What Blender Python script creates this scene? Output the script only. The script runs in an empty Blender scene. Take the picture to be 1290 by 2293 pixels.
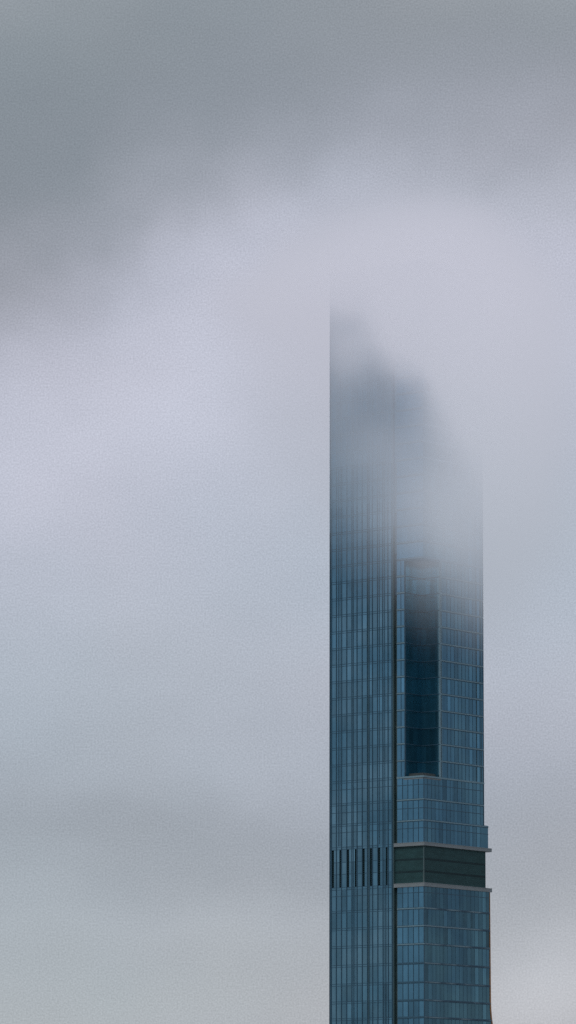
import bpy, bmesh, math, random
from mathutils import Vector, Euler
random.seed(7)
S = bpy.context.scene
COL = S.collection

# ------------------------------------------------------------------ helpers
def lin(r, g, b):
    def c(v):
        v /= 255.0
        return v / 12.92 if v <= 0.04045 else ((v + 0.055) / 1.055) ** 2.4
    return (c(r), c(g), c(b), 1.0)

class NB:
    """small node-graph builder"""
    def __init__(self, tree):
        self.t = tree; self.n = tree.nodes; self.l = tree.links
    def new(self, typ, **kw):
        nd = self.n.new(typ)
        for k, v in kw.items():
            setattr(nd, k, v)
        return nd
    def put(self, sock, v):
        if hasattr(v, 'is_linked') or hasattr(v, 'links'):
            self.l.new(v, sock)
        else:
            sock.default_value = v
    def m(self, op, a, b=0.0, c=0.0, clamp=False):
        nd = self.new('ShaderNodeMath', operation=op, use_clamp=clamp)
        self.put(nd.inputs[0], a); self.put(nd.inputs[1], b)
        if len(nd.inputs) > 2: self.put(nd.inputs[2], c)
        return nd.outputs[0]
    def add(self, a, b): return self.m('ADD', a, b)
    def sub(self, a, b): return self.m('SUBTRACT', a, b)
    def mul(self, a, b): return self.m('MULTIPLY', a, b)
    def smooth(self, v, a, b, c=0.0, d=1.0):
        nd = self.new('ShaderNodeMapRange', interpolation_type='SMOOTHSTEP')
        self.put(nd.inputs['Value'], v); self.put(nd.inputs['From Min'], a); self.put(nd.inputs['From Max'], b)
        self.put(nd.inputs['To Min'], c); self.put(nd.inputs['To Max'], d)
        return nd.outputs['Result']
    def comb(self, x, y, z):
        nd = self.new('ShaderNodeCombineXYZ')
        for s, v in zip(nd.inputs, (x, y, z)): self.put(s, v)
        return nd.outputs[0]
    def sep(self, v):
        nd = self.new('ShaderNodeSeparateXYZ'); self.put(nd.inputs[0], v)
        return nd.outputs
    def noise(self, vec, scale, detail=3.0, rough=0.5, dim='3D'):
        nd = self.new('ShaderNodeTexNoise', noise_dimensions=dim)
        self.put(nd.inputs['Vector'], vec); self.put(nd.inputs['Scale'], scale)
        self.put(nd.inputs['Detail'], detail); self.put(nd.inputs['Roughness'], rough)
        return nd.outputs['Fac']
    def mix(self, fac, a, b, blend='MIX'):
        nd = self.new('ShaderNodeMix', data_type='RGBA', blend_type=blend)
        self.put(nd.inputs[0], fac); self.put(nd.inputs[6], a); self.put(nd.inputs[7], b)
        return nd.outputs[2]
    def ramp(self, fac, stops, interp='B_SPLINE'):
        nd = self.new('ShaderNodeValToRGB'); r = nd.color_ramp; r.interpolation = interp
        self.put(nd.inputs[0], fac)
        while len(r.elements) < len(stops): r.elements.new(0.5)
        for e, (p, c) in zip(r.elements, stops):
            e.position = p; e.color = c
        return nd.outputs[0]

def new_mat(name):
    m = bpy.data.materials.new(name); m.use_nodes = True
    m.node_tree.nodes.clear()
    b = NB(m.node_tree)
    out = b.new('ShaderNodeOutputMaterial')
    return m, b, out

def glass_mat(name, tint, var=0.55, metal=0.8, rough=0.12, warm=None, high=None):
    """coated curtain-wall glass: tinted mirror, shade varies from pane to pane"""
    m, b, out = new_mat(name)
    p = b.new('ShaderNodeBsdfPrincipled')
    at = b.new('ShaderNodeAttribute', attribute_name='pane')
    tc = b.new('ShaderNodeTexCoord')
    n1 = b.noise(tc.outputs['Object'], 0.055, 3.0)
    n2 = b.noise(tc.outputs['Object'], 0.9, 2.0)
    k = b.add(b.mul(b.sub(at.outputs['Fac'], 0.5), var * 2), b.mul(b.sub(n1, 0.5), 0.8))
    k = b.add(k, b.mul(b.sub(n2, 0.5), 0.25))
    k = b.m('MAXIMUM', b.add(k, 1.0), 0.25)
    base = b.mix(b.smooth(n1, 0.38, 0.62), tint, warm if warm else tint)
    if high:
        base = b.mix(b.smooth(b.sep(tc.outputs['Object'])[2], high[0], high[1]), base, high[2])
    col = b.mix(1.0, base, b.comb(k, k, k), 'MULTIPLY')
    b.put(p.inputs['Base Color'], col)
    p.inputs['Metallic'].default_value = metal
    p.inputs['Roughness'].default_value = rough
    b.l.new(p.outputs[0], out.inputs[0])
    return m

def plain_mat(name, col, rough=0.6, metal=0.0, var=0.25, scale=0.6, stretch=None, col2=None, lo=0.4, hi=0.6):
    m, b, out = new_mat(name)
    p = b.new('ShaderNodeBsdfPrincipled')
    tc = b.new('ShaderNodeTexCoord')
    vec = tc.outputs['Object']
    if stretch:
        mp = b.new('ShaderNodeMapping'); b.put(mp.inputs[0], vec); mp.inputs['Scale'].default_value = stretch
        vec = mp.outputs[0]
    n = b.noise(vec, scale, 4.0, 0.6)
    k = b.add(1.0, b.mul(b.sub(n, 0.5), var * 2))
    base = col
    if col2:
        base = b.mix(b.smooth(b.noise(tc.outputs['Object'], 0.11, 2.0), lo, hi), col, col2)
    b.put(p.inputs['Base Color'], b.mix(1.0, base, b.comb(k, k, k), 'MULTIPLY'))
    p.inputs['Roughness'].default_value = rough
    p.inputs['Metallic'].default_value = metal
    b.l.new(p.outputs[0], out.inputs[0])
    return m

class MB:
    """collects quads and boxes into one mesh object"""
    def __init__(self):
        self.v = []; self.f = []; self.mi = []; self.pv = []
    def quad(self, pts, mi=0, pane=0.5):
        i = len(self.v); self.v += [tuple(p) for p in pts]
        self.f.append((i, i + 1, i + 2, i + 3)); self.mi.append(mi); self.pv.append(pane)
    def box(self, x0, x1, y0, y1, z0, z1, mi=0, pane=0.5):
        i = len(self.v)
        self.v += [(x0, y0, z0), (x1, y0, z0), (x1, y1, z0), (x0, y1, z0),
                   (x0, y0, z1), (x1, y0, z1), (x1, y1, z1), (x0, y1, z1)]
        for f in ((0, 3, 2, 1), (4, 5, 6, 7), (0, 1, 5, 4), (1, 2, 6, 5), (2, 3, 7, 6), (3, 0, 4, 7)):
            self.f.append(tuple(i + k for k in f)); self.mi.append(mi); self.pv.append(pane)
    def build(self, name, mats, parent=None):
        me = bpy.data.meshes.new(name)
        me.from_pydata(self.v, [], self.f)
        for m in mats: me.materials.append(m)
        for p, k in zip(me.polygons, self.mi): p.material_index = k
        a = me.attributes.new('pane', 'FLOAT', 'FACE')
        a.data.foreach_set('value', self.pv)
        me.update()
        o = bpy.data.objects.new(name, me); COL.objects.link(o)
        if parent: o.parent = parent
        return o

# ------------------------------------------------------------------ camera
FPX = 10200.0                                   # focal length in pixels of a 1290 x 2293 frame
PITCH = math.atan((2700 - 1146.5) / FPX)
cd = bpy.data.cameras.new('camera'); cam = bpy.data.objects.new('camera', cd); COL.objects.link(cam)
cd.sensor_fit = 'VERTICAL'; cd.sensor_height = 36.0
cd.lens = 36.0 * FPX / 2293.0
cd.clip_start = 1.0; cd.clip_end = 60000.0
cam.location = (0, 0, 2.0)
ROLL = math.radians(0.12)
from mathutils import Matrix
fw = Vector((0, math.cos(PITCH), math.sin(PITCH))); up = Vector((0, -math.sin(PITCH), math.cos(PITCH))); rt = Vector((1, 0, 0))
r2 = rt * math.cos(ROLL) + up * math.sin(ROLL); u2 = up * math.cos(ROLL) - rt * math.sin(ROLL)
mat = Matrix((r2, u2, -fw)).transposed()
cam.rotation_euler = mat.to_euler()
S.camera = cam

# ------------------------------------------------------------------ world: overcast sky
SUN_EL, SUN_AZ = math.radians(48), math.radians(215)
w = bpy.data.worlds.new('World'); S.world = w; w.use_nodes = True
w.node_tree.nodes.clear()
b = NB(w.node_tree)
wout = b.new('ShaderNodeOutputWorld')
sky = b.new('ShaderNodeTexSky', sky_type='NISHITA'); sky.sun_disc = False
sky.sun_elevation = SUN_EL; sky.sun_rotation = SUN_AZ
bg1 = b.new('ShaderNodeBackground'); b.l.new(sky.outputs[0], bg1.inputs[0]); bg1.inputs[1].default_value = 0.1
tc = b.new('ShaderNodeTexCoord')
dx, dy, dz = b.sep(tc.outputs['Generated'])
az = b.m('ARCTAN2', dx, dy)
el = b.m('ARCSINE', dz)
u = b.mul(az, 10.2)                             # thousands of frame pixels right of straight ahead
v = b.mul(el, 10.2)                             # and above the horizon
uv = b.comb(u, v, 0.0)
wob1 = b.sub(b.noise(uv, 1.9, 3.0, 0.55), 0.5)
wob2 = b.sub(b.noise(b.comb(u, v, 7.3), 2.3, 3.0, 0.55), 0.5)
vw = b.add(v, b.mul(wob1, 0.32))
uw = b.add(u, b.mul(wob2, 0.5))
def at(y): return (2.7 - y / 1000.0) / 6.0      # ramp position of a picture row
LEFT = [(2293, (170, 177, 182)), (2200, (168, 175, 181)), (2060, (163, 170, 178)), (1900, (158, 165, 174)), (1780, (163, 170, 180)),
        (1600, (168, 177, 188)), (1400, (174, 182, 194)), (1200, (183, 187, 201)), (1000, (190, 192, 206)),
        (880, (187, 189, 203)), (800, (180, 183, 197)), (720, (166, 169, 181)), (640, (151, 155, 165)), (540, (138, 144, 152)), (420, (131, 138, 146)),
        (200, (132, 141, 148)), (0, (142, 149, 155))]
RIGHT = [(2293, (175, 176, 181)), (2180, (171, 173, 179)), (2040, (162, 167, 175)), (1900, (157, 163, 173)), (1750, (165, 171, 183)),
         (1550, (177, 181, 193)), (1320, (174, 183, 196)), (1100, (171, 180, 193)), (900, (180, 184, 198)), (700, (185, 187, 201)),
         (560, (183, 185, 199)), (440, (173, 177, 189)), (330, (159, 163, 174)), (180, (144, 149, 158)), (0, (142, 149, 155))]
def stops(lst):
    s = [(0.0, lin(168, 172, 180))] + [(at(y), lin(*c)) for y, c in lst]
    return s + [(0.62, lin(165, 170, 178)), (1.0, lin(172, 177, 186))]
fac = b.m('DIVIDE', vw, 6.0, clamp=True)
# the dark upper deck has a slanting lower edge, rising to the right
rise = b.m('MINIMUM', b.m('MAXIMUM', b.add(uw, 0.645), -0.4), 0.75)
vl = b.sub(vw, b.mul(b.mul(rise, 0.42), b.smooth(vw, 1.72, 2.05)))
cl = b.ramp(b.m('DIVIDE', vl, 6.0, clamp=True), stops(LEFT)); cr = b.ramp(fac, stops(RIGHT))
side = b.smooth(uw, -0.55, 0.45)
cloud = b.mix(side, cl, cr)
# soft light and dark patches inside the cloud deck
def blob(cx, cy, rx, ry, amp):
    a = b.m('DIVIDE', b.sub(uw, (cx - 645) / 1000.0), rx / 1000.0)
    c = b.m('DIVIDE', b.sub(vw, (2700 - cy) / 1000.0), ry / 1000.0)
    e = b.m('EXPONENT', b.mul(b.add(b.mul(a, a), b.mul(c, c)), -0.5))
    return b.mul(e, amp)
tot = None
for q in ((1240, 700, 130, 260, 0.05), (400, 850, 180, 150, 0.085), (250, 1150, 250, 150, 0.02), (930, 560, 190, 90, 0.05), (560, 560, 170, 60, 0.03),
          (150, 800, 150, 70, -0.03), (300, 1880, 300, 50, -0.075), (520, 1975, 220, 28, -0.04), (230, 2090, 280, 40, 0.04), (200, 250, 260, 220, 0.03),
          (60, 1080, 110, 90, 0.03), (1210, 2200, 130, 70, 0.22), (560, 1720, 160, 60, 0.02), (420, 2080, 220, 35, 0.02)):
    t_ = blob(*q); tot = t_ if tot is None else b.add(tot, t_)
fb = b.sub(b.noise(b.comb(u, b.mul(v, 1.7), 2.0), 3.2, 8.0, 0.6), 0.5)
wide = b.sub(b.noise(tc.outputs['Generated'], 2.2, 3.0), 0.5)
gr = b.sub(b.noise(b.comb(u, v, 0.0), 260.0, 1.0, 0.5), 0.5)
far = b.smooth(b.m('ABSOLUTE', u), 0.9, 3.0)
k = b.add(b.add(1.0, tot), b.add(b.mul(fb, 0.13), b.mul(b.mul(wide, 0.5), far)))
k = b.add(k, b.mul(gr, 0.46))
hue = b.sub(b.noise(b.comb(u, v, 4.0), 1.8, 2.0), 0.5)
kc = b.comb(b.mul(k, b.add(1.0, b.mul(hue, 0.07))), k, b.mul(k, b.add(1.0, b.mul(hue, -0.02))))
cloud = b.mix(1.0, cloud, kc, 'MULTIPLY')
bg2 = b.new('ShaderNodeBackground'); b.put(bg2.inputs[0], cloud); bg2.inputs[1].default_value = 1.04
mx = b.new('ShaderNodeMixShader'); mx.inputs[0].default_value = 0.97
b.l.new(bg1.outputs[0], mx.inputs[1]); b.l.new(bg2.outputs[0], mx.inputs[2]); b.l.new(mx.outputs[0], wout.inputs[0])

sd = bpy.data.lights.new('sun', 'SUN'); sun = bpy.data.objects.new('sun', sd); COL.objects.link(sun)
sd.energy = 0.7; sd.angle = math.radians(18); sd.color = (1.0, 0.97, 0.93)
sv = Vector((math.sin(SUN_AZ) * math.cos(SUN_EL), math.cos(SUN_AZ) * math.cos(SUN_EL), math.sin(SUN_EL)))
sun.rotation_euler = sv.to_track_quat('Z', 'Y').to_euler(); sun.location = (0, 0, 400)

# ------------------------------------------------------------------ ground
g = MB(); g.quad([(-25000, -25000, 0), (25000, -25000, 0), (25000, 25000, 0), (-25000, 25000, 0)])
ground = g.build('ground', [plain_mat('asphalt_ground', (0.09, 0.09, 0.092, 1), 0.9, var=0.4, scale=0.02)])
ground['kind'] = 'structure'

# ------------------------------------------------------------------ materials
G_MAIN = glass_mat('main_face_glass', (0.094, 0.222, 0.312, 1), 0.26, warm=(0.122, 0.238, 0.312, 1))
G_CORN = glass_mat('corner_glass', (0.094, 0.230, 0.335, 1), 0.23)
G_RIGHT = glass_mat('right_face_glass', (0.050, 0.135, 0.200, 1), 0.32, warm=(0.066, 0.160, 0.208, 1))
G_NOTCH = glass_mat('recess_glass', (0.050, 0.165, 0.225, 1), 0.3, high=(134.0, 156.0, (0.17, 0.36, 0.44, 1)))  # paler towards the top, mist painted into the tint
M_FIN = plain_mat('dark_blue_aluminium', (0.042, 0.115, 0.178, 1), 0.45, 0.2, var=0.2)
M_FIN_L = plain_mat('mid_blue_aluminium', (0.042, 0.105, 0.158, 1), 0.45, 0.2, var=0.2)
M_FIN_M = plain_mat('aluminium_painted_haze_1', (0.065, 0.15, 0.22, 1), 0.5, 0.1, var=0.1)  # from here to the palest: haze painted into the metal, tier by tier
M_FIN_H = plain_mat('aluminium_painted_haze_2', (0.085, 0.185, 0.265, 1), 0.5, 0.1, var=0.1)
M_FIN_K = plain_mat('aluminium_painted_haze_3', (0.115, 0.235, 0.325, 1), 0.5, 0.1, var=0.1)
M_FIN_U = plain_mat('aluminium_painted_haze_4', (0.15, 0.29, 0.39, 1), 0.5, 0.1, var=0.1)
M_FIN_R = plain_mat('glass_blue_aluminium', (0.055, 0.145, 0.215, 1), 0.5, 0.2, var=0.2)
M_LINE = plain_mat('pale_slab_edge', (0.20, 0.335, 0.40, 1), 0.5, 0.1, var=0.3, scale=0.25)
M_LINE2 = plain_mat('slab_edge_patchy', (0.20, 0.31, 0.36, 1), 0.5, 0.1, var=0.3, scale=0.25, col2=(0.035, 0.095, 0.145, 1), lo=0.42, hi=0.58)  # uneven reflections painted in as light and dark patches
M_STONE = plain_mat('grey_metal_ledge', (0.25, 0.29, 0.305, 1), 0.55, 0.0, var=0.18, scale=0.4)
M_LOUV = plain_mat('dark_green_louvre', (0.038, 0.106, 0.112, 1), 0.6, 0.1, var=0.45, scale=0.35, stretch=(1, 1, 3))
M_GROOVE = plain_mat('louvre_groove', (0.016, 0.048, 0.056, 1), 0.7, 0.0, var=0.3)
M_SLOT = plain_mat('slot_dark', (0.030, 0.085, 0.105, 1), 0.7, var=0.3, scale=1.0)
M_CHAN = plain_mat('dark_green_channel', (0.060, 0.120, 0.130, 1), 0.6, var=0.4, scale=0.05, col2=(0.11, 0.165, 0.165, 1))
M_TRIM = plain_mat('greenish_edge_trim', (0.065, 0.125, 0.135, 1), 0.5, 0.2, var=0.2)
M_FRINGE = plain_mat('orange_fringe', (0.42, 0.20, 0.075, 1), 0.45, 0.3, var=0.3, scale=0.3)  # stands in for an orange colour fringe, not real metal
M_BODY = plain_mat('dark_core', (0.012, 0.028, 0.042, 1), 0.7, var=0.2)
M_PARA = plain_mat('tinted_parapet', (0.06, 0.075, 0.075, 1), 0.5, 0.1, var=0.3)

# ------------------------------------------------------------------ the tower
TH = math.radians(51.0)                          # the long face recedes 51 degrees left of straight ahead
tower = bpy.data.objects.new('skyscraper', None); COL.objects.link(tower)
tower.location = ((951 - 645) / FPX * 1086.0, 1086.0, 0.0)
tower.rotation_euler = (0, 0, TH)                # local +x along the short face, local +y along the long face
tower['label'] = 'tall blue glass skyscraper with a dark louvre band, its top fading into low cloud'
tower['category'] = 'skyscraper'

YM0, YM1 = 8.93, 28.65                           # the long face
YC = 8.00                                        # the corner bay ends here, a channel follows
XR, XS, XL = 24.05, 25.75, 26.35                 # right edge: upper shaft, bumped storey, lower shaft
NX, NY = 6.5, 5.6                                # the cut-out corner
Z_L2, Z_LV0, Z_LV1, Z_L1 = 77.30, 78.23, 87.05, 87.92
Z_T = 103.6
Z_N = Z_T + 13 * 4.065                           # the cut-out corner ends here under a soffit
TOP = 229.0
low = [72.15, 67.95, 63.65, 59.1, 54.6, 50.35, 46.3, 42.0, 37.7, 33.4, 29.1, 24.8, 20.5, 16.2, 11.9, 7.6]
upper = [93.1, 98.15, Z_T]
z = Z_T
while z < TOP - 3: z += 4.065; upper.append(z)

main_marks = [9.60, 10.77, 12.36, 13.95, 15.53, 17.09, 18.68, 20.27, 21.85, 23.44, 25.03, 26.63, 28.15]
slots = [(27.36, 28.05), (25.05, 25.70), (22.70, 23.36), (20.18, 20.95), (17.92, 18.60), (15.56, 16.30), (13.20, 13.88), (10.98, 11.50)]
corner_marks = [6.4, 4.8, 3.2, 1.6]

# core
m = MB()
m.box(0.7, XL - 0.5, 0.7, 7.95, 0, Z_L2)
m.box(0.7, XL - 0.5, YM0 + 0.1, YM1 - 0.02, 0, Z_L2)
m.box(0.9, XL - 0.5, 7.95, YM0 + 0.1, 0, TOP - 1)
m.box(0.7, 24.6, 0.9, 7.95, Z_L2, Z_L1)
m.box(0.7, 24.4, YM0 + 0.1, YM1 - 0.02, Z_L2, TOP)
m.box(0.7, XR - 0.02, 0.7, 7.95, Z_L1, Z_T - 0.6)
m.box(NX + 0.5, XR - 0.02, 0.5, NY + 0.5, Z_T - 0.6, Z_N)
m.box(0.5, XR - 0.02, NY + 0.5, 7.95, Z_T - 0.6, Z_N)
m.box(0.02, XR - 0.02, 0.02, 7.95, Z_N, TOP)
m.build('core', [M_BODY], tower)

def marks_fill(a, bnd, step):
    n = max(1, round((bnd - a) / step)); return [a + (bnd - a) * i / n for i in range(n + 1)]

def lean(z):                                     # the lower shaft widens towards the ground
    t = (Z_L2 - z) / 30.0
    e = max(0.0, 51.0 - z) / 6.0
    return XL + 0.22 * t + (0.75 * min(e, 1.6) ** 2 if e > 0 else 0.0)

def panes_x0(mb, ys, z0, z1, mi=0, x=0.0, skip=None, split=2):
    ys = sorted(set(ys))
    sp = 1.0 if z0 < 150 else 0.6 if z0 < 165 else 0.15  # pane contrast drops with height, haze put into the shades
    base = random.gauss(0.5, 0.05 * sp)
    for a, c in zip(ys, ys[1:]):
        if skip and any(s0 - 0.01 <= a and c <= s1 + 0.01 for s0, s1 in skip): continue
        p = base + random.gauss(0, 0.17) * sp
        if random.random() < 0.08: p += 0.4 * sp
        sub = split if random.random() < 0.5 else 1
        for i in range(sub):
            q0 = a + (c - a) * i / sub; q1 = a + (c - a) * (i + 1) / sub
            mb.quad([(x, q1, z0), (x, q0, z0), (x, q0, z1), (x, q1, z1)], mi, p + random.gauss(0, 0.06))

def panes_y0(mb, xs, z0, z1, mi=0, y=0.0, xe=None, bright=None):
    base = random.gauss(0.5, 0.06)
    n = len(xs) - 1
    for i in range(n):
        p = base + random.gauss(0, 0.17)
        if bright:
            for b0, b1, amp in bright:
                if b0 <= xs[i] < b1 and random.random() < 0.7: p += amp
        sub = random.choice((1, 2, 3))
        for j in range(sub):
            q0 = xs[i] + (xs[i + 1] - xs[i]) * j / sub; q1 = xs[i] + (xs[i + 1] - xs[i]) * (j + 1) / sub
            q0b = q1b = None
            if xe and i == n - 1:
                l0, l1 = xe
                t0, t1 = j / sub, (j + 1) / sub
                A0, A1 = xs[i] + (l0 - xs[i]) * t0, xs[i] + (l0 - xs[i]) * t1
                B0, B1 = xs[i] + (l1 - xs[i]) * t0, xs[i] + (l1 - xs[i]) * t1
                mb.quad([(A0, y, z0), (A1, y, z0), (B1, y, z1), (B0, y, z1)], mi, p + random.gauss(0, 0.08))
            else:
                mb.quad([(q0, y, z0), (q1, y, z0), (q1, y, z1), (q0, y, z1)], mi, p + random.gauss(0, 0.08))

Z_FOG = 168.0                                    # bands above melt into the cloud, bands under Z_BOT lie below the frame
Z_BOT = 41.0
rest = MB()
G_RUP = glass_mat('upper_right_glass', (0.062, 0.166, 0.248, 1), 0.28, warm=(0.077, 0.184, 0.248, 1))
MATS = [G_MAIN, G_CORN, G_RIGHT, G_NOTCH, G_RUP]
def emit(z0, fn):
    if z0 > Z_FOG or z0 < Z_BOT: fn(rest)
    else:
        mb = MB(); fn(mb); mb.build('window_band', MATS, tower)

lowz = sorted(low + [3.0, Z_L2])
mys = [YM0] + main_marks + [YM1]
cys = [0.0] + corner_marks[::-1] + [YC]
rxs_low = marks_fill(0.0, XL, 1.55)
rxs_up = marks_fill(0.0, XR, 1.55)
rxs_bump = marks_fill(0.0, XS, 1.55)
rxs_notch = marks_fill(NX, XR, 1.5)
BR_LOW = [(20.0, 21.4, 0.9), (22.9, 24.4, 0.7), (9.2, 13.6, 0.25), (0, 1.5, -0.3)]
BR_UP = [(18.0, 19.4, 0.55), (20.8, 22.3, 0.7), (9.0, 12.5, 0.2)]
for z0, z1 in zip(lowz, lowz[1:]):
    emit(z0, lambda mb: panes_x0(mb, mys, z0, z1, 0))
    emit(z0, lambda mb: panes_x0(mb, cys, z0, z1, 1))
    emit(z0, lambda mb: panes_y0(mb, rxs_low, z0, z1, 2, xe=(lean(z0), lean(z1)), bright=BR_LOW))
# long face beside the louvre band
ss = sorted(set(mys + [q for s in slots for q in s]))
emit(Z_L2, lambda mb: panes_x0(mb, mys, Z_L2, 78.05, 0, split=1))
for z0, z1 in ((78.05, 81.2), (81.2, 84.1), (84.1, 87.10)):
    emit(z0, lambda mb: panes_x0(mb, ss, z0, z1, 0, skip=slots, split=1))
emit(87.1, lambda mb: panes_x0(mb, mys, 87.10, Z_L1, 0, split=1))
upz = [Z_L1] + upper
for z0, z1 in zip(upz, upz[1:]):
    emit(z0, lambda mb: panes_x0(mb, mys, z0, z1, 0))
    if z1 <= Z_T + 0.01 or z0 > Z_N - 0.01:
        emit(z0, lambda mb: panes_x0(mb, cys, z0, z1, 1))
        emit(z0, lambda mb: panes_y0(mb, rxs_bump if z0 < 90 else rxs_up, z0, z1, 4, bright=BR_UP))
    else:
        emit(z0, lambda mb: panes_x0(mb, [NY, 6.8, YC], z0, z1, 1))
        emit(z0, lambda mb: panes_y0(mb, rxs_notch, z0, z1, 4, bright=BR_UP))
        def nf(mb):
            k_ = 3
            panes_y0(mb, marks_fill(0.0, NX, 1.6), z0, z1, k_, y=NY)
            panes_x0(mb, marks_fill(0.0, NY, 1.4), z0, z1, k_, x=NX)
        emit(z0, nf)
rs = rest.build('window_band', MATS, tower); rs['kind'] = 'stuff'

# bumped storey beside the ledge: end wall and top
m = MB(); m.box(XR, XS, 0.004, 20.0, Z_L1 + 0.002, 93.1)
m.build('storey_bump', [M_FIN_L], tower)

# floor bands
def floor_band(L, kind):
    mb = MB()
    # long face: two thin dark rails with a spandrel between
    for a, c in ((L + 0.16, L + 0.29), (L - 0.33, L - 0.20)):
        mb.box(-0.05, 0.0 - 0.004, YM0 + 0.12, YM1 - 0.12, a, c, 0)
    li = 2 if kind == 'low' else 1
    if kind == 'notch':
        segs_y = [(NY, YC)]; x0, x1 = NX, XR
    else:
        segs_y = [(0.0, YC)]; x0 = 0.0; x1 = {'low': lean(L) - 0.25, 'up': XR, 'bump': XS}[kind]
    for a, c in segs_y:
        mb.box(-0.14, -0.004, a - (0.14 if kind != 'notch' else 0), c, L - 0.10, L + 0.15, 1)
        mb.box(-0.06, -0.004, a, c, L - 0.28, L - 0.10, 3)  # strip painted as the shadow line under the slab edge
        mb.box(-0.05, -0.004, a, c, L + 0.15, L + 0.28, 3)
    mb.box(x0, x1, -0.14, -0.004, L - 0.10, L + 0.15, li)
    mb.box(x0, x1, -0.06, -0.004, L - 0.28, L - 0.10, 3)  # same painted shadow line on the short face
    mb.box(x0, x1, -0.05, -0.004, L + 0.15, L + 0.28, 3)
    if kind == 'notch':
        mb.box(0.0, NX, NY - 0.10, NY - 0.004, L - 0.08, L + 0.10, 4)
        mb.box(NX - 0.10, NX - 0.004, 0.0, NY - 0.1, L - 0.08, L + 0.10, 4)
    mb.build('floor_band', [M_FIN_U] * 5 if L > 178 else [M_FIN_K] * 5 if L > 166 else [M_FIN_M, M_FIN_U, M_FIN_U, M_FIN_M, M_FIN_M] if L > 154 else [M_FIN, M_FIN_R if L < 61 else M_LINE, M_LINE2, M_FIN_R, M_FIN_L], tower)  # upper bands paler: haze painted into their colour
for L in low: floor_band(L, 'low')
floor_band(93.1, 'bump'); floor_band(98.15, 'up')
for L in upper[3:-1]: floor_band(L, 'notch' if L < Z_N - 1 else 'up')

# rails across the long face beside the louvre band
for L in (81.2, 84.1):
    e = sorted(slots); ed = [YM0 + 0.12] + [q for s in e for q in s] + [YM1 - 0.12]
    for i in range(0, len(ed), 2):
        m = MB(); m.box(-0.05, -0.004, ed[i], ed[i + 1], L - 0.07, L + 0.07); m.build('transom', [M_FIN], tower)
for L in (75.9, 77.45, 78.0, 87.2, 87.75, 91.3, 96.1, 101.7, 103.3, 103.8):
    soft = L in (75.9, 91.3, 96.1, 101.7)
    m = MB(); m.box(-0.05, -0.004, YM0 + 0.12, YM1 - 0.12, L - 0.06, L + 0.06)
    if L in (75.9, 91.3, 96.1, 101.7):
        x1 = XL - 0.2 if L < 80 else (XS if L < 93 else XR)
        m.box(-0.05, -0.004, 0.0, YC, L - 0.07, L + 0.07); m.box(0.0, x1, -0.05, -0.004, L - 0.07, L + 0.07)
    m.build('transom', [M_FIN_L if soft else M_FIN], tower)

# mullions
def tiers(z0, z1):  # higher tiers get paler and flatter, painting in the haze
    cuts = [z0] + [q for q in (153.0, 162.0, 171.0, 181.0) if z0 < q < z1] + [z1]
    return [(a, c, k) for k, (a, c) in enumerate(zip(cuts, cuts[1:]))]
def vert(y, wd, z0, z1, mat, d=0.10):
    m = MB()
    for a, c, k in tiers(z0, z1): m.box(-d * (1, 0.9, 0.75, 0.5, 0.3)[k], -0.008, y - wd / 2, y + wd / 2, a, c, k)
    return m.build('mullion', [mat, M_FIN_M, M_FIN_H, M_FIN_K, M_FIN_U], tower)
def vertr(x, wd, z0, z1, mat, d=0.07):
    m = MB()
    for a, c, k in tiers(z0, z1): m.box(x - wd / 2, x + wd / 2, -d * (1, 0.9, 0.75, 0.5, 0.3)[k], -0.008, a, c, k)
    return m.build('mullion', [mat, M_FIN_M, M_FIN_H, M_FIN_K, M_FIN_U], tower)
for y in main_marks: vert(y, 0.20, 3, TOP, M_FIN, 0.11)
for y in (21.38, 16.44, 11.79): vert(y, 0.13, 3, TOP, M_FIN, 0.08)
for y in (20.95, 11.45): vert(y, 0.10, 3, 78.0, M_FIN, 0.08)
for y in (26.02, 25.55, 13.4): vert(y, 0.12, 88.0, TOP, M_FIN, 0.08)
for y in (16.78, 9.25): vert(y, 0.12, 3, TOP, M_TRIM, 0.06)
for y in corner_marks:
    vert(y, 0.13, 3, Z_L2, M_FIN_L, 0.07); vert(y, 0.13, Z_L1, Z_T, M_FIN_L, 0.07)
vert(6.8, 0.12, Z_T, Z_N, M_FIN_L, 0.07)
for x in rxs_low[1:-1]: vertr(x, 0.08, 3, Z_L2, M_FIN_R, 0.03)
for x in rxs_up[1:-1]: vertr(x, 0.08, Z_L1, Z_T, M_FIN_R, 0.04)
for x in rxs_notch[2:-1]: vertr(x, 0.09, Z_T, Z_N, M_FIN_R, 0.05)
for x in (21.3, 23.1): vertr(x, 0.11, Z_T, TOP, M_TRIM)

# edge trims
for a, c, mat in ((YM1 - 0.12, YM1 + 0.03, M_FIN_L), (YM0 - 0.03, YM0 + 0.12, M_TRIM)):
    m = MB(); m.box(-0.16, 0.4, a, c, 0, 165.0); m.box(-0.16, 0.4, a, c, 165.0, TOP, 1); m.build('edge_trim', [mat, M_FIN_U], tower)  # upper length in the colour with haze painted in
m = MB(); m.box(-0.1, 0.08, -0.1, 0.08, 0, Z_L2); m.build('corner_trim', [M_FIN_L], tower)
m = MB(); m.box(-0.1, 0.08, -0.1, 0.08, Z_L1, Z_T - 0.15); m.build('corner_trim', [M_FIN], tower)
m = MB(); m.box(NX - 0.05, NX + 0.28, -0.12, 0.3, Z_T, Z_N); m.box(NX + 0.55, NX + 0.72, -0.10, -0.006, Z_T, Z_N)
m.build('corner_trim', [M_LINE], tower)
m = MB(); m.box(-0.12, 0.3, NY - 0.05, NY + 0.12, Z_T, Z_N); m.build('corner_trim', [M_FIN_L], tower)
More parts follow.
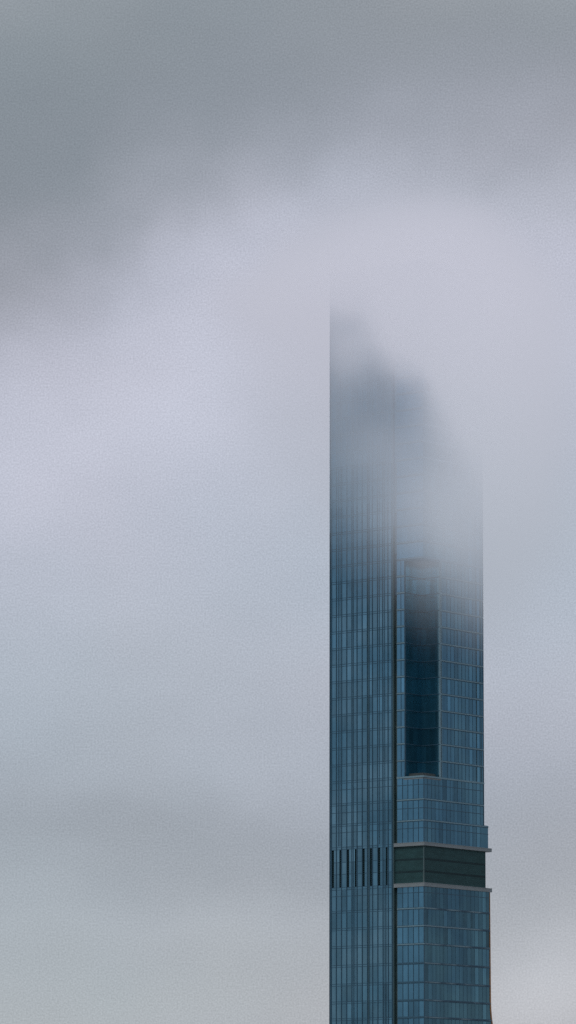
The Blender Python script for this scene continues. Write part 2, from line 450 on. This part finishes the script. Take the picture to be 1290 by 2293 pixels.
m = MB(); m.box(XR - 0.12, XR + 0.03, -0.10, 0.2, 93.3, TOP); m.build('corner_trim', [M_FIN_L], tower)
# orange lens fringe, built as an added strip down the lower right edge, leaning out with the shaft
m = MB(); zz = [77.2, 70, 62, 55, 51, 49, 47, 45, 43, 41, 36]
for z1, z0 in zip(zz, zz[1:]):
    a0, a1 = lean(z0) - 0.02, lean(z1) - 0.02
    wd0, wd1 = 0.14 + 0.30 * min(1, (77 - z0) / 25), 0.14 + 0.30 * min(1, (77 - z1) / 25)
    m.quad([(a0 - wd0, -0.09, z0), (a0 + 0.02, -0.09, z0), (a1 + 0.02, -0.09, z1), (a1 - wd1, -0.09, z1)])
    m.quad([(a0 + 0.02, -0.09, z0), (a0 + 0.02, 0.5, z0), (a1 + 0.02, 0.5, z1), (a1 + 0.02, -0.09, z1)])
    m.quad([(a0 - wd0, -0.004, z0), (a0 - wd0, -0.09, z0), (a1 - wd1, -0.09, z1), (a1 - wd1, -0.004, z1)])
o = m.build('corner_trim', [M_FRINGE], tower); o['label'] = 'thin orange colour fringe on the lower right edge'  # added strip standing in for the colour fringe, not a real trim

# recessed channel between the long face and the corner bay
def channel(z0, z1, mat=None, dp=0.85):
    m = MB()
    m.quad([(dp, YM0, z0), (dp, YC, z0), (dp, YC, z1), (dp, YM0, z1)])
    m.quad([(dp, YM0, z0), (dp, YM0, z1), (0.0, YM0 - 0.035, z1), (0.0, YM0 - 0.035, z0)])
    m.quad([(dp, YC, z0), (0.0, YC, z0), (0.0, YC, z1), (dp, YC, z1)])
    m.build('channel', [mat or M_CHAN], tower)
channel(0, Z_L2); channel(Z_L1, 148.0); channel(148.0, 158.0, M_FIN_M, 0.6); channel(158.0, 168.0, M_FIN_H, 0.35); channel(168.0, 180.0, M_FIN_K, 0.15); channel(180.0, TOP, G_MAIN, 0.05)  # paler and shallower upwards, haze put into colour and shape

# louvre band with its two ledges
def ledge(z0, z1, xr):
    m = MB()
    ov = 0.32
    P = [(-ov, YM0 - 0.05), (-ov, -ov), (xr, -ov), (xr, 1.2), (0.9, 1.2), (0.9, YM0 - 0.05)]
    n = len(P); i = len(m.v)
    m.v += [(x, y, z0) for x, y in P] + [(x, y, z1) for x, y in P]
    for k in range(n):
        m.f.append((i + k, i + (k + 1) % n, i + n + (k + 1) % n, i + n + k)); m.mi.append(0); m.pv.append(0.5)
    m.f.append(tuple(i + k for k in range(n))[::-1]); m.mi.append(0); m.pv.append(0.5)
    m.f.append(tuple(i + n + k for k in range(n))); m.mi.append(0); m.pv.append(0.5)
    # drip groove
    m.box(-ov - 0.03, -ov - 0.003, -ov, YM0 - 0.05, z1 - 0.13, z1, 0)
    m.box(-ov, xr + 0.02, -ov - 0.03, -ov - 0.003, z1 - 0.13, z1, 0)
    return m.build('ledge', [M_STONE], tower)
ledge(Z_L2, Z_LV0, 26.85); ledge(Z_LV1, Z_L1, 26.80)
def louvre(face):
    m = MB(); n = 18; h = (Z_LV1 - Z_LV0) / n
    for i in range(n):
        z0 = Z_LV0 + i * h; z1 = z0 + h
        g_ = 1 if i in (5, 6, 11, 12) else 0
        if face == 'x':
            m.quad([(0.34, YM0 - 0.05, z0), (0.34, 0.26, z0), (0.22, 0.26, z1), (0.22, YM0 - 0.05, z1)], g_ if i % 6 == 5 else 0)
            m.quad([(0.22, YM0 - 0.05, z1), (0.22, 0.26, z1), (0.34, 0.26, z1), (0.34, YM0 - 0.05, z1)], 1)
        else:
            m.quad([(0.26, 0.34, z0), (24.92, 0.34, z0), (24.92, 0.22, z1), (0.26, 0.22, z1)], g_ if i % 6 == 5 else 0)
            m.quad([(0.26, 0.22, z1), (24.92, 0.22, z1), (24.92, 0.34, z1), (0.26, 0.34, z1)], 1)
    if face == 'y':
        m.quad([(24.92, 0.2, Z_LV0), (24.92, 8, Z_LV0), (24.92, 8, Z_LV1), (24.92, 0.2, Z_LV1)], 0)
    m.build('louvre_panel', [M_LOUV, M_GROOVE], tower)
louvre('x'); louvre('y')
m = MB(); m.box(0.12, 0.36, 0.12, 0.36, Z_LV0, Z_LV1); m.build('corner_trim', [M_CHAN], tower)

# eight tall vent slots in the long face
for s0, s1 in slots:
    m = MB(); z0, z1, d = 78.05, 87.10, 0.55
    m.quad([(d, s1, z0), (d, s0, z0), (d, s0, z1), (d, s1, z1)])
    m.quad([(0, s0, z0), (d, s0, z0), (d, s0, z1), (0, s0, z1)])
    m.quad([(0, s1, z0), (0, s1, z1), (d, s1, z1), (d, s1, z0)])
    m.quad([(0, s1, z1), (0, s0, z1), (d, s0, z1), (d, s1, z1)])
    m.quad([(0, s1, z0), (d, s1, z0), (d, s0, z0), (0, s0, z0)])
    for i in range(1, 18):
        zz_ = z0 + (z1 - z0) * i / 18
        m.box(0.25, d - 0.01, s0 + 0.01, s1 - 0.01, zz_ - 0.04, zz_ + 0.04)
    m.build('vent_slot', [M_SLOT], tower)

m = MB(); m.box(0.03, NX + 0.4, 0.03, NY + 0.4, Z_N - 0.45, Z_N - 0.004); m.build('soffit', [M_FIN_K], tower)
# terrace in the cut-out corner and its parapet
m = MB(); m.box(-0.1, NX + 0.3, -0.1, NY + 0.3, Z_T - 0.55, Z_T - 0.25); m.build('terrace', [M_STONE], tower)
m = MB()
m.box(-0.22, -0.02, -0.22, YC, Z_T - 0.22, Z_T + 0.22)
m.box(-0.02, XR, -0.22, -0.02, Z_T - 0.22, Z_T + 0.18)
o = m.build('parapet', [M_LINE], tower)
m = MB()
m.box(0.9, 1.1, 0.9, NY - 0.5, Z_T - 0.25, Z_T + 0.95); m.box(1.1, NX - 0.6, 0.9, 1.1, Z_T - 0.25, Z_T + 0.95)
m.build('balustrade', [M_PARA], tower)

# ------------------------------------------------------------------ low cloud around the top of the tower
FC, FR = Vector((29.0, 1098.0, 192.0)), Vector((76.0, 66.0, 70.0))
def fog_floor(x): return 165.0 - 1.16 * (min(max(x, 4.0), 56.0) - 12.0) - 24.0
def cloud_volume():
    m, b, out = new_mat('low_cloud')
    geo = b.new('ShaderNodeNewGeometry')
    pos = geo.outputs['Position']
    x, y, z = b.sep(pos)
    n1 = b.sub(b.noise(pos, 0.062, 5.0, 0.6), 0.5)
    n2 = b.sub(b.noise(pos, 0.016, 2.0, 0.5), 0.5)
    xc = b.m('MINIMUM', b.m('MAXIMUM', x, 4.0), 56.0)
    dxc = b.sub(xc, 12.0)
    h = b.add(b.sub(z, 165.0), b.mul(dxc, 1.16))
    h = b.add(h, b.add(b.mul(n1, FOG_N1), b.mul(n2, FOG_N2)))
    t = b.m('DIVIDE', b.add(h, 20.0), 100.0, clamp=True)
    r_ = b.ramp(t, [((p + 20.0) / 100.0, (q, q, q, 1)) for p, q in ((-18, 0.0), (-6, 0.012), (12, 0.029), (25, 0.041), (36, 0.053), (46, 0.096), (54, 0.168), (62, 0.40), (70, 1.0))], 'LINEAR')
    rho = b.mul(b.mul(r_, 0.25), b.add(1.0, b.mul(dxc, 0.024)))
    rho = b.mul(rho, b.smooth(b.add(b.sub(z, 141.0), b.mul(dxc, 1.16)), 0.0, 8.0))
    # thinner pockets and thicker wisps
    for px_, pz_, rx_, rz_, am in ((24.5, 193.0, 9.0, 8.0, -0.58), (17.0, 214.0, 5.0, 7.0, -0.45), (31.5, 163.0, 9.0, 9.0, 1.7),
                                   (19.0, 181.0, 7.0, 5.0, 0.40), (43.5, 152.0, 8.0, 14.0, 0.35), (14.0, 206.0, 5.0, 7.0, 0.6)):
        a_ = b.m('DIVIDE', b.sub(b.add(x, b.mul(n2, 14.0)), px_), rx_); c_ = b.m('DIVIDE', b.sub(b.add(z, b.mul(n1, 16.0)), pz_), rz_)
        e_ = b.m('EXPONENT', b.mul(b.add(b.mul(a_, a_), b.mul(c_, c_)), -0.7))
        rho = b.mul(rho, b.add(1.0, b.mul(e_, am)))
    rho = b.add(rho, b.mul(b.smooth(z, 213.0, 229.0), 0.085))
    rho = b.m('MINIMUM', rho, 0.10)
    # away from the tower the cloud thins out gradually
    def fade(val, edge, width, sign):
        d_ = b.m('MAXIMUM', b.mul(b.sub(b.add(val, b.mul(n2, 22.0)), edge), sign), 0.0)
        d_ = b.m('DIVIDE', d_, width)
        return b.m('EXPONENT', b.mul(b.mul(d_, d_), -1.0))
    rho = b.mul(rho, b.mul(fade(x, 40.0, 20.0, 1.0), b.mul(fade(x, 4.0, 17.0, -1.0), fade(z, 226.0, 14.0, 1.0))))
    # thins out towards the rim of the cloud
    q = [b.m('DIVIDE', b.sub(v_, c_), r__) for v_, c_, r__ in zip((x, y, z), FC, FR)]
    rr = b.m('SQRT', b.add(b.add(b.mul(q[0], q[0]), b.mul(q[1], q[1])), b.mul(q[2], q[2])))
    rho = b.mul(rho, b.smooth(b.add(rr, b.add(b.mul(n2, 0.45), b.mul(n1, 0.25))), 0.90, 0.62))
    ab = b.new('ShaderNodeVolumeAbsorption'); ab.inputs['Color'].default_value = (0, 0, 0, 1)
    b.put(ab.inputs['Density'], b.mul(rho, 1.0 - FOG_SC))
    em = b.new('ShaderNodeEmission')          # added glow, stands in for daylight scattered many times inside the cloud
    tone = b.ramp(b.m('DIVIDE', b.sub(b.add(z, b.mul(n2, 14.0)), 130.0), 140.0, clamp=True),
                  [((q - 130) / 140.0, lin(*c_)) for q, c_ in ((130, (168, 176, 188)), (165, (173, 180, 192)), (190, (180, 184, 197)), (212, (185, 187, 201)), (226, (184, 186, 200)), (236, (178, 180, 194)), (245, (168, 171, 184)), (256, (152, 156, 167)))])
    b.put(em.inputs['Color'], tone); b.put(em.inputs['Strength'], b.mul(rho, FOG_GLOW))
    sc = b.new('ShaderNodeVolumeScatter'); sc.inputs['Color'].default_value = (0.94, 0.97, 1, 1); sc.inputs['Anisotropy'].default_value = 0.2
    b.put(sc.inputs['Density'], b.mul(rho, FOG_SC))
    ad2 = b.new('ShaderNodeAddShader')
    ad = b.new('ShaderNodeAddShader')
    b.l.new(ab.outputs[0], ad.inputs[0]); b.l.new(em.outputs[0], ad.inputs[1])
    b.l.new(ad.outputs[0], ad2.inputs[0]); b.l.new(sc.outputs[0], ad2.inputs[1])
    b.l.new(ad2.outputs[0], out.inputs['Volume'])
    return m
FOG_SC, FOG_GLOW = 0.35, 0.83
FOG_N1, FOG_N2 = 30.0, 20.0
m = MB(); NU, NV = 32, 20
def fog_pt(i, j):
    ph = math.pi * j / NV; th = 2 * math.pi * i / NU
    p = Vector((FC.x + FR.x * math.sin(ph) * math.cos(th), FC.y + FR.y * math.sin(ph) * math.sin(th), FC.z - FR.z * math.cos(ph)))
    return (p.x, p.y, max(p.z, fog_floor(p.x) - 0.02 * j))
bm = bmesh.new()
grid = [[bm.verts.new(fog_pt(i, j)) for i in range(NU)] for j in range(1, NV)]
v0 = bm.verts.new(fog_pt(0, 0)); v1 = bm.verts.new(fog_pt(0, NV))
for j in range(len(grid) - 1):
    for i in range(NU): bm.faces.new((grid[j][i], grid[j][(i + 1) % NU], grid[j + 1][(i + 1) % NU], grid[j + 1][i]))
for i in range(NU):
    bm.faces.new((v0, grid[0][(i + 1) % NU], grid[0][i])); bm.faces.new((v1, grid[-1][i], grid[-1][(i + 1) % NU]))
bmesh.ops.recalc_face_normals(bm, faces=bm.faces)
me = bpy.data.meshes.new('fog'); bm.to_mesh(me); bm.free(); me.materials.append(cloud_volume())
fog = bpy.data.objects.new('fog', me); COL.objects.link(fog); fog['kind'] = 'stuff'
fog['label'] = 'soft grey cloud drifting around and hiding the upper tower'; fog['category'] = 'fog'

# ------------------------------------------------------------------ render settings
S.view_settings.view_transform = 'Standard'; S.view_settings.look = 'None'
S.view_settings.exposure = 0; S.view_settings.gamma = 1
S.render.film_transparent = False
c = S.cycles
c.max_bounces = 12; c.volume_bounces = 0; c.glossy_bounces = 4; c.diffuse_bounces = 3
c.use_denoising = False
c.volume_step_rate = 1.0; c.volume_max_steps = 256
